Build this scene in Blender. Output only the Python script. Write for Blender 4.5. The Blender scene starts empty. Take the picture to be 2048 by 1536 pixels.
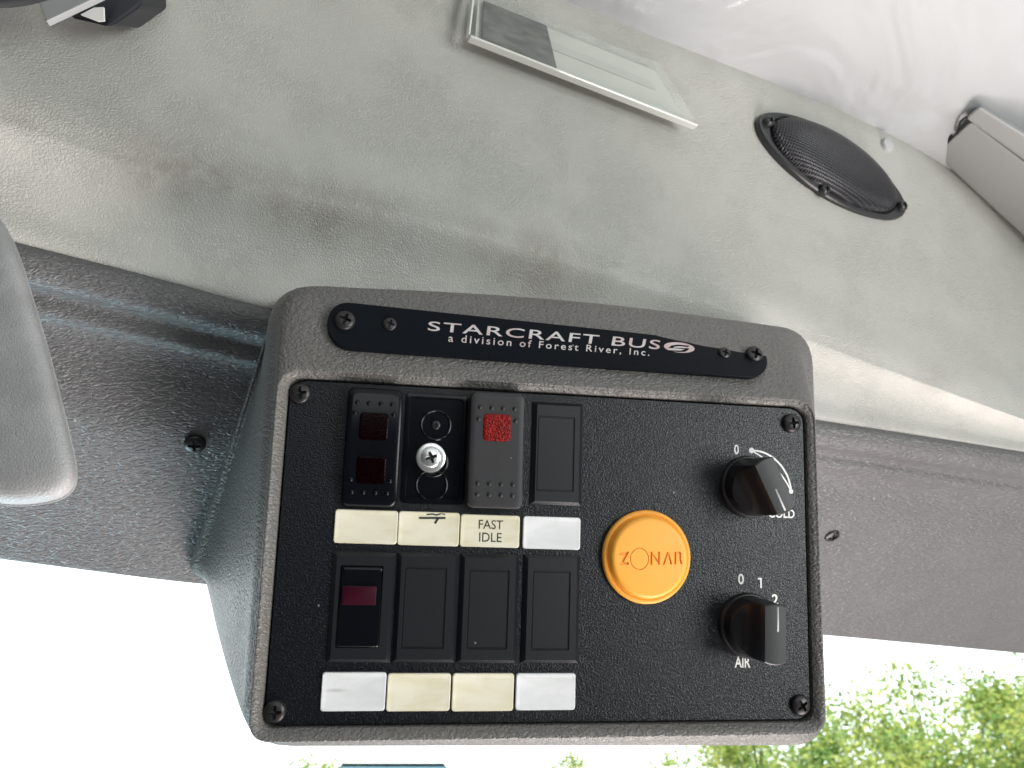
import bpy, bmesh, math, random
from mathutils import Vector, Matrix
from mathutils.bvhtree import BVHTree
random.seed(7)
SC = bpy.context.scene
COL = SC.collection

# ------------------------------------------------------------------ camera
PITCH = math.radians(28.0)
EYE = Vector((0.0, 0.0, 2.2))
RIGHT = Vector((1, 0, 0))
FWD = Vector((0, math.cos(PITCH), math.sin(PITCH)))
UP = Vector((0, -math.sin(PITCH), math.cos(PITCH)))
FPX = 1560.0                                   # focal length in photo pixels (photo 2048 wide)
cd = bpy.data.cameras.new('camera')
cam = bpy.data.objects.new('camera', cd)
COL.objects.link(cam)
cam.location = EYE
cam.rotation_euler = (math.radians(90) + PITCH, 0, 0)
cd.sensor_width = 36.0
cd.lens = 36.0 * FPX / 2048.0
cd.clip_start = 0.02
cd.clip_end = 600.0
cd.dof.use_dof = True; cd.dof.focus_distance = 0.335; cd.dof.aperture_fstop = 19.0   # a phone held close: far things go soft
SC.camera = cam

# ------------------------------------------------------------------ light
W = bpy.data.worlds.new('World'); SC.world = W; W.use_nodes = True
nt = W.node_tree; nt.nodes.clear()
def wn(t): return nt.nodes.new(t)
tc = wn('ShaderNodeTexCoord'); sp = wn('ShaderNodeSeparateXYZ')
nt.links.new(tc.outputs['Generated'], sp.inputs[0])
mr = wn('ShaderNodeMapRange'); mr.interpolation_type = 'SMOOTHSTEP'
mr.inputs['From Min'].default_value = -0.05; mr.inputs['From Max'].default_value = 0.45
nt.links.new(sp.outputs['Y'], mr.inputs['Value'])
mx = wn('ShaderNodeMix'); mx.data_type = 'RGBA'
mx.inputs[6].default_value = (0.045, 0.046, 0.046, 1)      # the dim coach behind
mx.inputs[7].default_value = (2.3, 2.42, 2.5, 1)       # bright hazy sky ahead
nt.links.new(mr.outputs[0], mx.inputs[0])
bg = wn('ShaderNodeBackground'); bg.inputs['Strength'].default_value = 1.0
nt.links.new(mx.outputs[2], bg.inputs['Color'])
wo = wn('ShaderNodeOutputWorld'); nt.links.new(bg.outputs[0], wo.inputs[0])

def lamp(name, kind, loc, target, energy, color, size=None, size_y=None, angle=None):
    d = bpy.data.lights.new(name, kind); o = bpy.data.objects.new(name, d); COL.objects.link(o)
    o.location = loc
    o.rotation_euler = (Vector(target) - Vector(loc)).to_track_quat('-Z', 'Y').to_euler()
    d.energy = energy; d.color = color
    if size: d.shape = 'RECTANGLE'; d.size = size; d.size_y = size_y or size
    if angle: d.angle = angle
    return o
lamp('sun', 'SUN', (-5, -10, 20), (0, 6, 0), 9.0, (1.0, 0.95, 0.82), angle=math.radians(0.6))
lamp('door_glass_light', 'AREA', (1.05, -0.48, 2.05), (0.05, 0.33, 2.40), 9.5, (0.95, 1.0, 0.985), 0.5, 0.6)
lamp('driver_window_light', 'AREA', (-0.72, 0.86, 1.66), (-0.08, 0.34, 2.28), 7.0, (0.55, 0.86, 1.0), 0.4, 0.5)
lamp('coach_window_light', 'AREA', (0.45, -1.5, 2.35), (0.1, 0.35, 2.5), 3.0, (0.96, 1.0, 0.97), 1.1, 0.4)
lamp('dash_bounce_light', 'AREA', (0.42, 0.50, 1.35), (0.22, 0.35, 2.45), 22.0, (1.0, 0.90, 0.87), 1.25, 0.45)
vs = SC.view_settings
vs.view_transform = 'Standard'; vs.look = 'None'; vs.gamma = 1.0; vs.use_curve_mapping = False
vs.exposure = 0.2
SC.render.engine = 'CYCLES'
SC.cycles.max_bounces = 8; SC.cycles.transparent_max_bounces = 12
SC.cycles.sample_clamp_indirect = 6.0

# ------------------------------------------------------------------ measuring helpers
def at(px, py, d):
    """the point d metres in front of the lens that the photo shows at (px, py)"""
    return EYE + RIGHT * ((px - 1024) / FPX * d) + UP * ((768 - py) / FPX * d) + FWD * d
def camdir(v):      # right, down, forward -> world
    return RIGHT * v[0] - UP * v[1] + FWD * v[2]
P_O = EYE + camdir((-0.08809301, 0.1213055, 0.27706672))
P_X = camdir((0.98545754, 0.05847516, 0.15954342)).normalized()
P_Y = camdir((0.03351391, -0.98736496, 0.15487817)).normalized()
P_Z = P_X.cross(P_Y).normalized()
P_Y = P_Z.cross(P_X)
PANEL = Matrix(((P_X.x, P_Y.x, P_Z.x, P_O.x), (P_X.y, P_Y.y, P_Z.y, P_O.y), (P_X.z, P_Y.z, P_Z.z, P_O.z), (0, 0, 0, 1)))
PINV = PANEL.inverted()
def pl(px, py, z=0.0):
    """panel coordinates (mm) of a photo point that lies z mm proud of the switch plate"""
    e = PINV @ EYE * 1000; q = PINV @ at(px, py, 1.0) * 1000
    t = (z - e.z) / (q.z - e.z)
    return e + (q - e) * t

# ------------------------------------------------------------------ object helpers
def tag(o, label=None, cat=None, group=None, kind=None):
    if label: o['label'] = label
    if cat: o['category'] = cat
    if group: o['group'] = group
    if kind: o['kind'] = kind
    return o
def empty(name, m, label, cat, group=None):
    o = bpy.data.objects.new(name, None); COL.objects.link(o)
    o.empty_display_size = 0.02
    if isinstance(m, Matrix): o.matrix_world = m
    else: o.location = m
    return tag(o, label, cat, group)
def mesh(name, verts, faces, mat, parent=None, smooth=True, scale=1.0, mats=None, fmat=None, sharp=None):
    me = bpy.data.meshes.new(name)
    me.from_pydata([tuple(Vector(v) * scale) for v in verts], [], faces)
    for m in (mats or [mat]): me.materials.append(m)
    if fmat:
        for p, i in zip(me.polygons, fmat): p.material_index = i
    bm = bmesh.new(); bm.from_mesh(me)
    bmesh.ops.recalc_face_normals(bm, faces=bm.faces)
    for f in bm.faces: f.smooth = smooth
    if sharp is not None:
        for e in bm.edges:
            if len(e.link_faces) == 2 and e.calc_face_angle(0) > math.radians(sharp): e.smooth = False
    bm.to_mesh(me); bm.free()
    o = bpy.data.objects.new(name, me); COL.objects.link(o)
    if parent: o.parent = parent
    return o
class MB:
    def __init__(s): s.v = []; s.f = []; s.m = []
    def add(s, v, f, mi=0):
        n = len(s.v); s.v += [Vector(a) for a in v]; s.f += [tuple(i + n for i in q) for q in f]; s.m += [mi] * len(f)
    def build(s, name, mat, parent=None, smooth=True, scale=0.001, mats=None, sharp=35):
        return mesh(name, s.v, s.f, mat, parent, smooth, scale, mats, s.m if mats else None, sharp)
def rrect(x0, x1, y0, y1, r, z=0.0, n=5):
    r = max(0.01, min(r, (x1 - x0) / 2 - 0.01, (y1 - y0) / 2 - 0.01))
    out = []
    for cx, cy, a0 in ((x1 - r, y0 + r, -90), (x1 - r, y1 - r, 0), (x0 + r, y1 - r, 90), (x0 + r, y0 + r, 180)):
        for k in range(n + 1):
            a = math.radians(a0 + 90 * k / n)
            out.append(Vector((cx + r * math.cos(a), cy + r * math.sin(a), z)))
    return out
def loft(rings, cap0=False, cap1=True):
    n = len(rings[0]); v = [p for r in rings for p in r]; f = []
    for i in range(len(rings) - 1):
        for k in range(n):
            a = i * n + k; b = i * n + (k + 1) % n
            f.append((a, b, b + n, a + n))
    if cap1: f.append(tuple((len(rings) - 1) * n + k for k in range(n)))
    if cap0: f.append(tuple(reversed(range(n))))
    return v, f
def stack(x0, x1, y0, y1, prof, n=5, zf=None):
    """rounded rectangle lofted through (inset, z, radius) steps"""
    rs = []
    for ins, z, r in prof:
        ring = rrect(x0 + ins, x1 - ins, y0 + ins, y1 - ins, r, z, n)
        if zf:
            for p in ring: p.z += zf(p.x, p.y)
        rs.append(ring)
    return loft(rs)
def lathe(prof, seg=40, center=(0, 0, 0)):
    v = []; f = []; c = Vector(center)
    rings = []
    for r, z in prof:
        rings.append([c + Vector((r * math.cos(2 * math.pi * k / seg), r * math.sin(2 * math.pi * k / seg), z)) for k in range(seg)])
    return loft(rings)
def catmull(p, t):
    n = len(p) - 1; x = min(max(t, 0), 1) * n; i = min(int(x), n - 1); u = x - i
    a, b, c, d = p[max(i - 1, 0)], p[i], p[i + 1], p[min(i + 2, n)]
    return 0.5 * ((2 * b) + (c - a) * u + (2 * a - 5 * b + 4 * c - d) * u * u + (3 * b - a - 3 * c + d) * u ** 3)
def interp(tab, x):
    if x <= tab[0][0]:
        (x0, y0), (x1, y1) = tab[0], tab[1]
    elif x >= tab[-1][0]:
        (x0, y0), (x1, y1) = tab[-2], tab[-1]
    else:
        for (x0, y0), (x1, y1) in zip(tab, tab[1:]):
            if x0 <= x <= x1: break
    return y0 + (y1 - y0) * (x - x0) / (x1 - x0)
def smooth_tab(tab, x):
    s = 0
    for k in range(-4, 5): s += interp(tab, x + k * 22)
    return s / 9
def tube(path, r, n=8):
    rings = []
    for i, p in enumerate(path):
        t = (path[min(i + 1, len(path) - 1)] - path[max(i - 1, 0)]).normalized()
        a = t.orthogonal().normalized(); b = t.cross(a)
        rings.append([p + (a * math.cos(2 * math.pi * k / n) + b * math.sin(2 * math.pi * k / n)) * r for k in range(n)])
    return loft(rings, True, True)
def hexa(c):     # 8 corners: bottom 0-3, top 4-7
    return c, [(0, 3, 2, 1), (4, 5, 6, 7), (0, 1, 5, 4), (1, 2, 6, 5), (2, 3, 7, 6), (3, 0, 4, 7)]
def bevel(o, w, seg=2):
    m = o.modifiers.new('bevel', 'BEVEL'); m.width = w; m.segments = seg; m.limit_method = 'ANGLE'; m.angle_limit = math.radians(30)
    return o
def text_mesh(s, size=1.0, bold=0.0, space=1.0, line=1.0, extr=0.0):
    c = bpy.data.curves.new('lettering', 'FONT'); c.body = s; c.size = size; c.offset = bold
    c.space_character = space; c.space_line = line; c.extrude = extr; c.align_x = 'CENTER'; c.resolution_u = 4
    o = bpy.data.objects.new('lettering', c); COL.objects.link(o)
    bpy.context.view_layer.update()
    me = bpy.data.meshes.new_from_object(o.evaluated_get(bpy.context.evaluated_depsgraph_get()))
    v = [p.co.copy() for p in me.vertices]; f = [tuple(p.vertices) for p in me.polygons]
    bpy.data.objects.remove(o); bpy.data.curves.remove(c); bpy.data.meshes.remove(me)
    xs = [p.x for p in v]; ys = [p.y for p in v]; x0, x1, y0, y1 = min(xs), max(xs), min(ys), max(ys)
    for p in v: p.x = (p.x - x0) / (x1 - x0); p.y = (p.y - y0) / (y1 - y0)
    return v, f
def text_box(mb, s, cx, cy, w, h, z, bold=0.0, rot=0.0, thick=0.12, mi=0, line=1.0, space=1.0):
    v, f = text_mesh(s, bold=bold, line=line, space=space, extr=0.01)
    zs = [p.z for p in v]; zm = max(zs)
    out = []
    for p in v:
        x = (p.x - 0.5) * w; y = (p.y - 0.5) * h
        out.append(Vector((cx + x * math.cos(rot) - y * math.sin(rot), cy + x * math.sin(rot) + y * math.cos(rot), z + (thick if p.z > 0 else 0))))
    mb.add(out, f, mi)

# ------------------------------------------------------------------ materials
def mat(name, color, rough=0.5, metal=0.0, spec=0.5, coat=0.0):
    m = bpy.data.materials.new(name); m.use_nodes = True
    b = m.node_tree.nodes['Principled BSDF']
    b.inputs['Base Color'].default_value = (*color, 1); b.inputs['Roughness'].default_value = rough
    b.inputs['Metallic'].default_value = metal; b.inputs['Specular IOR Level'].default_value = spec
    b.inputs['Coat Weight'].default_value = coat
    return m
def nodes(m): return m.node_tree, m.node_tree.nodes['Principled BSDF']
def N(t, typ, **kw):
    n = t.nodes.new(typ)
    for k, v in kw.items():
        if k in n.inputs.keys(): n.inputs[k].default_value = v
        else: setattr(n, k, v)
    return n
def coords(t, scale=(1, 1, 1), rot=(0, 0, 0)):
    c = N(t, 'ShaderNodeTexCoord'); mp = N(t, 'ShaderNodeMapping')
    mp.inputs['Scale'].default_value = scale; mp.inputs['Rotation'].default_value = rot
    t.links.new(c.outputs['Object'], mp.inputs['Vector']); return mp.outputs[0]
def math_n(t, op, a, b=None, c=None):
    n = N(t, 'ShaderNodeMath', operation=op)
    for i, x in enumerate((a, b, c)):
        if x is None: continue
        if hasattr(x, 'is_linked'): t.links.new(x, n.inputs[i])
        else: n.inputs[i].default_value = x
    return n.outputs[0]
def ramp(t, fac, lo, hi, a=0.0, b=1.0):
    n = N(t, 'ShaderNodeMapRange', interpolation_type='SMOOTHSTEP')
    t.links.new(fac, n.inputs['Value'])
    n.inputs['From Min'].default_value = lo; n.inputs['From Max'].default_value = hi
    n.inputs['To Min'].default_value = a; n.inputs['To Max'].default_value = b
    return n.outputs[0]
def mixc(t, fac, a, b):
    n = N(t, 'ShaderNodeMix', data_type='RGBA')
    for i, x in ((0, fac), (6, a), (7, b)):
        if hasattr(x, 'is_linked'): t.links.new(x, n.inputs[i])
        elif i: n.inputs[i].default_value = (*x, 1)
        else: n.inputs[i].default_value = x
    return n.outputs[2]
def bump(t, b, h, strength, dist):
    n = N(t, 'ShaderNodeBump'); n.inputs['Strength'].default_value = strength; n.inputs['Distance'].default_value = dist
    t.links.new(h, n.inputs['Height']); t.links.new(n.outputs[0], b.inputs['Normal']); return n
def noise(t, v, scale, detail=2.0, rough=0.5, dist=0.0, **kw):
    n = N(t, 'ShaderNodeTexNoise', **kw)
    t.links.new(v, n.inputs['Vector']); n.inputs['Scale'].default_value = scale; n.inputs['Detail'].default_value = detail
    n.inputs['Roughness'].default_value = rough; n.inputs['Distortion'].default_value = dist
    return n.outputs['Fac']
def grain(name, color, rough, scale, stretch, strength, dist, spec=0.5, var=0.15):
    """moulded plastic with an embossed, wavy leather-like grain"""
    m = mat(name, color, rough, spec=spec); t, b = nodes(m)
    v = coords(t, stretch)
    h = noise(t, v, scale, 0.6, 0.4, 1.1)
    h2 = noise(t, v, scale * 2.3, 1.0)
    hh = math_n(t, 'ADD', ramp(t, h, 0.36, 0.62), math_n(t, 'MULTIPLY', h2, 0.12))
    bump(t, b, hh, strength, dist)
    v2 = coords(t)
    n = noise(t, v2, 25, 4)
    c = mixc(t, ramp(t, n, 0.3, 0.7), tuple(x * (1 - var) for x in color), tuple(x * (1 + var) for x in color))
    t.links.new(c, b.inputs['Base Color'])
    return m
M_housing = grain('housing_plastic', (0.132, 0.126, 0.118), 0.42, 470, (1.0, 1.5, 1.0), 0.45, 0.0008, var=0.04)
M_trim = grain('trim_plastic', (0.104, 0.103, 0.104), 0.38, 470, (0.40, 1.3, 1.7), 0.5, 0.0008, var=0.05)
M_plate = mat('black_powder_plate', (0.004, 0.0055, 0.008), 0.30, spec=0.4)
t, b = nodes(M_plate)
v = coords(t); bump(t, b, noise(t, v, 1500, 1.0, 0.5, 0.8), 0.5, 0.0004)
def flecks(t, b, base, amount=0.04, scale=170, col=(0.16, 0.16, 0.16)):
    v = coords(t)
    vo = N(t, 'ShaderNodeTexVoronoi', feature='F1'); t.links.new(v, vo.inputs['Vector']); vo.inputs['Scale'].default_value = scale
    sc_ = N(t, 'ShaderNodeSeparateColor'); t.links.new(vo.outputs['Color'], sc_.inputs[0])
    pick = math_n(t, 'LESS_THAN', sc_.outputs[0], amount)
    dot = math_n(t, 'LESS_THAN', vo.outputs['Distance'], 0.10)
    t.links.new(mixc(t, math_n(t, 'MULTIPLY', pick, dot), base, col), b.inputs['Base Color'])
flecks(t, b, (0.004, 0.0055, 0.008), 0.05, 190)
M_black = mat('black_plastic', (0.006, 0.0075, 0.010), 0.38)
t, b = nodes(M_black); flecks(t, b, (0.006, 0.0075, 0.010), 0.06, 230, (0.14, 0.15, 0.16))
bump(t, b, noise(t, coords(t), 1500, 2.0), 0.12, 0.0002)
M_gloss = mat('glossy_black_plastic', (0.003, 0.004, 0.006), 0.2, spec=0.22)
M_matt = mat('worn_charcoal_plastic', (0.020, 0.0195, 0.022), 0.55)
t, b = nodes(M_matt); flecks(t, b, (0.020, 0.0195, 0.022), 0.08, 260, (0.15, 0.15, 0.15))
M_knob = mat('knob_black', (0.008, 0.008, 0.010), 0.46)
t, b = nodes(M_knob); bump(t, b, noise(t, coords(t), 2200, 2.0), 0.15, 0.0002)
M_name = mat('name_plate_black', (0.004, 0.006, 0.009), 0.36, spec=0.07)
t, b = nodes(M_name); flecks(t, b, (0.004, 0.006, 0.009), 0.03, 200)
M_foil = mat('silver_foil_print', (0.72, 0.66, 0.66), 0.35, metal=0.35)
t, b = nodes(M_foil)
t.links.new(mixc(t, ramp(t, noise(t, coords(t), 120, 2), 0.35, 0.65), (0.62, 0.60, 0.60), (0.56, 0.43, 0.43)), b.inputs['Base Color'])
M_white = mat('white_print', (0.80, 0.80, 0.78), 0.5)
M_pointer = mat('worn_white_line', (0.42, 0.42, 0.41), 0.5)
M_ink = mat('black_ink', (0.012, 0.012, 0.014), 0.6)
M_screw = mat('black_oxide_screw', (0.035, 0.033, 0.034), 0.34, metal=0.5)
M_slot = mat('screw_recess', (0.004, 0.004, 0.005), 0.7)
M_zinc = mat('zinc_screw', (0.78, 0.80, 0.80), 0.28, metal=0.9)
t, b = nodes(M_zinc); bump(t, b, noise(t, coords(t), 900, 3), 0.25, 0.0002)
M_orange = mat('orange_plastic', (0.96, 0.42, 0.05), 0.42)
t, b = nodes(M_orange); bump(t, b, noise(t, coords(t), 260, 2), 0.06, 0.0004)
def fresnel_lens(name, col, rough, st=0.5):
    m = mat(name, col, rough, spec=0.2); t, b = nodes(m)
    v = coords(t)
    w = N(t, 'ShaderNodeTexVoronoi'); t.links.new(v, w.inputs['Vector']); w.inputs['Scale'].default_value = 1500
    bump(t, b, w.outputs['Distance'], st, 0.0005)
    t.links.new(mixc(t, ramp(t, w.outputs['Distance'], 0.1, 0.6), tuple(c * 1.5 for c in col), tuple(c * 0.45 for c in col)), b.inputs['Base Color'])
    return m
M_red = fresnel_lens('bright_red_lens', (0.27, 0.003, 0.002), 0.3, 0.45)
M_dred = fresnel_lens('dark_red_lens', (0.0045, 0.0005, 0.0013), 0.22, 0.12)
M_dred.node_tree.nodes['Principled BSDF'].inputs['Specular IOR Level'].default_value = 0.06
M_wine = mat('wine_red_lens', (0.030, 0.0012, 0.008), 0.4, spec=0.15)
def label_mat(name, a, c):
    m = mat(name, a, 0.38); t, b = nodes(m)
    b.inputs['Subsurface Weight'].default_value = 0.0
    n = noise(t, coords(t, (1, 2.4, 1)), 60, 4, 0.6, 0.5)
    t.links.new(mixc(t, ramp(t, n, 0.35, 0.68), a, c), b.inputs['Base Color'])
    return m
M_cream = label_mat('cream_plastic', (0.80, 0.77, 0.62), (0.72, 0.67, 0.48))
M_milk = label_mat('milk_white_plastic', (0.78, 0.79, 0.80), (0.70, 0.72, 0.72))

# grey vinyl with creases, marks and brown stains along the fold
M_vinyl = mat('grey_vinyl', (0.40, 0.39, 0.365), 0.42)
def stain(t, v, p, r):
    d = N(t, 'ShaderNodeVectorMath', operation='DISTANCE'); t.links.new(v, d.inputs[0]); d.inputs[1].default_value = p
    return ramp(t, d.outputs['Value'], 0.0, r, 1.0, 0.0)
def build_vinyl(stains, specks):
    t, b = nodes(M_vinyl)
    v = coords(t)
    fine = N(t, 'ShaderNodeTexVoronoi', feature='DISTANCE_TO_EDGE')
    wob = N(t, 'ShaderNodeVectorMath', operation='ADD'); t.links.new(v, wob.inputs[0])
    nz = N(t, 'ShaderNodeTexNoise'); t.links.new(v, nz.inputs['Vector']); nz.inputs['Scale'].default_value = 300
    scv = N(t, 'ShaderNodeVectorMath', operation='SCALE'); t.links.new(nz.outputs['Color'], scv.inputs[0]); scv.inputs['Scale'].default_value = 0.0022
    t.links.new(scv.outputs[0], wob.inputs[1])
    t.links.new(wob.outputs[0], fine.inputs['Vector']); fine.inputs['Scale'].default_value = 680
    g = ramp(t, fine.outputs['Distance'], 0.0, 0.22)
    big = noise(t, coords(t, (0.6, 1.2, 1.0), (0.2, 0.3, 0.6)), 95, 5, 0.65, 1.2)
    big2 = noise(t, v, 26, 3, 0.5)
    crease = math_n(t, 'MULTIPLY', ramp(t, math_n(t, 'ABSOLUTE', math_n(t, 'SUBTRACT', big, 0.5)), 0.0, 0.05, 0.0, 1.0), 1.0)
    amt = ramp(t, big2, 0.38, 0.62)                     # creasing comes and goes
    h = math_n(t, 'ADD', math_n(t, 'MULTIPLY', g, math_n(t, 'MULTIPLY_ADD', amt, 0.55, 0.35)),
               math_n(t, 'MULTIPLY', math_n(t, 'MULTIPLY', crease, amt), 0.5))
    h = math_n(t, 'ADD', h, math_n(t, 'MULTIPLY', noise(t, v, 14, 2), 5.0))
    bump(t, b, h, 0.5, 0.0008)
    col = mixc(t, ramp(t, noise(t, v, 9, 4, 0.6), 0.3, 0.7), (0.480, 0.475, 0.440), (0.448, 0.444, 0.412))
    tot = None
    for p, r, a in stains:
        s = math_n(t, 'MULTIPLY', stain(t, v, p, r), a)
        tot = s if tot is None else math_n(t, 'MAXIMUM', tot, s)
    tot = math_n(t, 'MULTIPLY', tot, ramp(t, noise(t, v, 150, 8, 0.75), 0.32, 0.66, 0.30, 1.0))
    col = mixc(t, tot, col, (0.19, 0.13, 0.10))
    dots = None
    for p, r in specks:
        d = N(t, 'ShaderNodeVectorMath', operation='DISTANCE'); t.links.new(wob.outputs[0], d.inputs[0]); d.inputs[1].default_value = p
        s = ramp(t, d.outputs['Value'], r * 0.5, r, 1.0, 0.0)
        dots = s if dots is None else math_n(t, 'MAXIMUM', dots, s)
    col = mixc(t, dots, col, (0.05, 0.042, 0.035))
    t.links.new(col, b.inputs['Base Color'])
    t.links.new(ramp(t, noise(t, v, 40, 4), 0.3, 0.7, 0.36, 0.50), b.inputs['Roughness'])
M_ceiling = mat('white_ceiling_panel', (0.47, 0.48, 0.485), 0.14)
t, b = nodes(M_ceiling)
v = coords(t)
h = math_n(t, 'ADD', math_n(t, 'MULTIPLY', noise(t, v, 8, 3, 0.5, 0.8), 26.0), math_n(t, 'MULTIPLY', noise(t, v, 480, 2), 0.28))
bump(t, b, h, 0.5, 0.0011)
M_grey = mat('grey_painted_steel', (0.36, 0.365, 0.36), 0.45)
t, b = nodes(M_grey); bump(t, b, noise(t, coords(t), 500, 2), 0.08, 0.0003)
M_visor = mat('grey_visor_vinyl', (0.47, 0.46, 0.46), 0.46)
t, b = nodes(M_visor)
v = coords(t)
vo = N(t, 'ShaderNodeTexVoronoi', feature='DISTANCE_TO_EDGE'); t.links.new(v, vo.inputs['Vector']); vo.inputs['Scale'].default_value = 1000
bump(t, b, math_n(t, 'ADD', ramp(t, vo.outputs['Distance'], 0, 0.2), math_n(t, 'MULTIPLY', noise(t, v, 60, 4, 0.6, 1.0), 2.2)), 0.35, 0.0006)
t.links.new(mixc(t, ramp(t, noise(t, v, 70, 5), 0.35, 0.65), (0.37, 0.37, 0.37), (0.32, 0.32, 0.32)), b.inputs['Base Color'])
M_grille = mat('speaker_grille', (0.02, 0.02, 0.022), 0.3, metal=0.3)
def build_grille(ux):
    t, b = nodes(M_grille)
    c = N(t, 'ShaderNodeTexCoord')
    sx = N(t, 'ShaderNodeSeparateXYZ'); t.links.new(c.outputs['Object'], sx.inputs[0])
    k = 2 * math.pi / 0.0018
    a = math_n(t, 'SINE', math_n(t, 'MULTIPLY', sx.outputs['X'], k)); d = math_n(t, 'SINE', math_n(t, 'MULTIPLY', sx.outputs['Y'], k))
    h = math_n(t, 'MAXIMUM', a, math_n(t, 'MULTIPLY', d, 0.9))
    t.links.new(mixc(t, ramp(t, h, 0.1, 0.6), (0.002, 0.002, 0.003), (0.045, 0.045, 0.052)), b.inputs['Base Color'])
    bump(t, b, h, 0.6, 0.0004)
build_grille(None)
M_spk = mat('speaker_frame_plastic', (0.028, 0.029, 0.031), 0.3)
M_acryl = bpy.data.materials.new('clear_acrylic'); M_acryl.use_nodes = True
def thin_clear(m, tint, gloss, rough=0.05, haze=0.0, hazecol=(0.8, 0.8, 0.78)):
    t = m.node_tree; t.nodes.clear()
    o = N(t, 'ShaderNodeOutputMaterial'); tr = N(t, 'ShaderNodeBsdfTransparent'); tr.inputs[0].default_value = (*tint, 1)
    gl = N(t, 'ShaderNodeBsdfGlossy'); gl.inputs['Roughness'].default_value = rough
    fr = N(t, 'ShaderNodeFresnel'); fr.inputs['IOR'].default_value = 1.49
    ge = N(t, 'ShaderNodeNewGeometry'); front = math_n(t, 'SUBTRACT', 1.0, ge.outputs['Backfacing'])
    m1 = N(t, 'ShaderNodeMixShader'); t.links.new(math_n(t, 'MULTIPLY', math_n(t, 'MULTIPLY', fr.outputs[0], front), gloss), m1.inputs[0])
    t.links.new(tr.outputs[0], m1.inputs[1]); t.links.new(gl.outputs[0], m1.inputs[2])
    last = m1
    if haze:
        df = N(t, 'ShaderNodeBsdfDiffuse'); df.inputs[0].default_value = (*hazecol, 1)
        m2 = N(t, 'ShaderNodeMixShader'); m2.inputs[0].default_value = haze
        t.links.new(m1.outputs[0], m2.inputs[1]); t.links.new(df.outputs[0], m2.inputs[2]); last = m2
    t.links.new(last.outputs[0], o.inputs[0])
thin_clear(M_acryl, (0.97, 0.98, 0.97), 1.0, 0.04, 0.05)
M_edge = mat('polished_acrylic_edge', (0.82, 0.83, 0.78), 0.06, spec=0.9, coat=1.0)
M_glass = bpy.data.materials.new('windshield_glass'); M_glass.use_nodes = True
thin_clear(M_glass, (0.98, 1.0, 0.99), 0.5, 0.0)
M_smear = M_milk.copy(); M_smear.name = 'smeared_milk_white_plastic'
t, b = nodes(M_smear)
sm = pl(672, 1381, 1.0) * 0.001
vm = N(t, 'ShaderNodeVectorMath', operation='SUBTRACT'); t.links.new(N(t, 'ShaderNodeTexCoord').outputs['Object'], vm.inputs[0]); vm.inputs[1].default_value = sm
v2 = N(t, 'ShaderNodeVectorMath', operation='MULTIPLY'); t.links.new(vm.outputs[0], v2.inputs[0]); v2.inputs[1].default_value = (1, 5.5, 0)
ln_ = N(t, 'ShaderNodeVectorMath', operation='LENGTH'); t.links.new(v2.outputs[0], ln_.inputs[0])
old = b.inputs['Base Color'].links[0].from_socket
t.links.new(mixc(t, ramp(t, ln_.outputs['Value'], 0.0, 0.0058, 0.55, 0.0), old, (0.35, 0.33, 0.30)), b.inputs['Base Color'])
M_reflect = mat('acrylic_reflection', (0.56, 0.565, 0.53), 0.6)  # pale colour that stands in for a reflection in the acrylic
M_slate = mat('dark_grey_block', (0.14, 0.14, 0.135), 0.7)
t, b = nodes(M_slate); t.links.new(mixc(t, ramp(t, noise(t, coords(t, (1, 1, 3)), 90, 4), 0.3, 0.7), (0.075, 0.075, 0.072), (0.15, 0.15, 0.142)), b.inputs['Base Color'])
M_rubber = mat('black_rubber', (0.012, 0.013, 0.018), 0.35)
M_leaf = mat('leaf', (0.12, 0.22, 0.04), 0.5)
t, b = nodes(M_leaf)
oi = N(t, 'ShaderNodeTexCoord')
nn = noise(t, oi.outputs['Object'], 1.3, 3)
n2 = noise(t, oi.outputs['Object'], 9.0, 2)
lc = mixc(t, ramp(t, math_n(t, 'MULTIPLY_ADD', n2, 0.6, math_n(t, 'MULTIPLY', nn, 0.6)), 0.45, 0.75), (0.14, 0.30, 0.09), (0.50, 0.54, 0.16))
t.links.new(lc, b.inputs['Base Color'])
tl = N(t, 'ShaderNodeBsdfTranslucent'); t.links.new(lc, tl.inputs[0])
ms = N(t, 'ShaderNodeMixShader'); ms.inputs[0].default_value = 0.5
t.links.new(b.outputs[0], ms.inputs[1]); t.links.new(tl.outputs[0], ms.inputs[2])
t.links.new(ms.outputs[0], t.nodes['Material Output'].inputs[0])
M_bark = mat('bark', (0.10, 0.075, 0.055), 0.9)
M_ground = mat('asphalt_ground', (0.16, 0.16, 0.15), 0.9)
t, b = nodes(M_ground); t.links.new(mixc(t, noise(t, coords(t), 0.8, 6), (0.045, 0.045, 0.047), (0.085, 0.085, 0.085)), b.inputs['Base Color'])
M_busblue = mat('pale_blue_paint', (0.20, 0.36, 0.52), 0.35)
M_busglass = mat('dark_bus_glass', (0.02, 0.03, 0.05), 0.1)
M_hub = mat('steel_hub', (0.4, 0.4, 0.4), 0.4, metal=0.6)

# ------------------------------------------------------------------ setting: ground
g = mesh('ground', [(-150, 1.5, 0), (150, 1.5, 0), (150, 300, 0), (-150, 300, 0)], [(0, 1, 2, 3)], M_ground, smooth=False)
tag(g, kind='structure')

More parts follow.
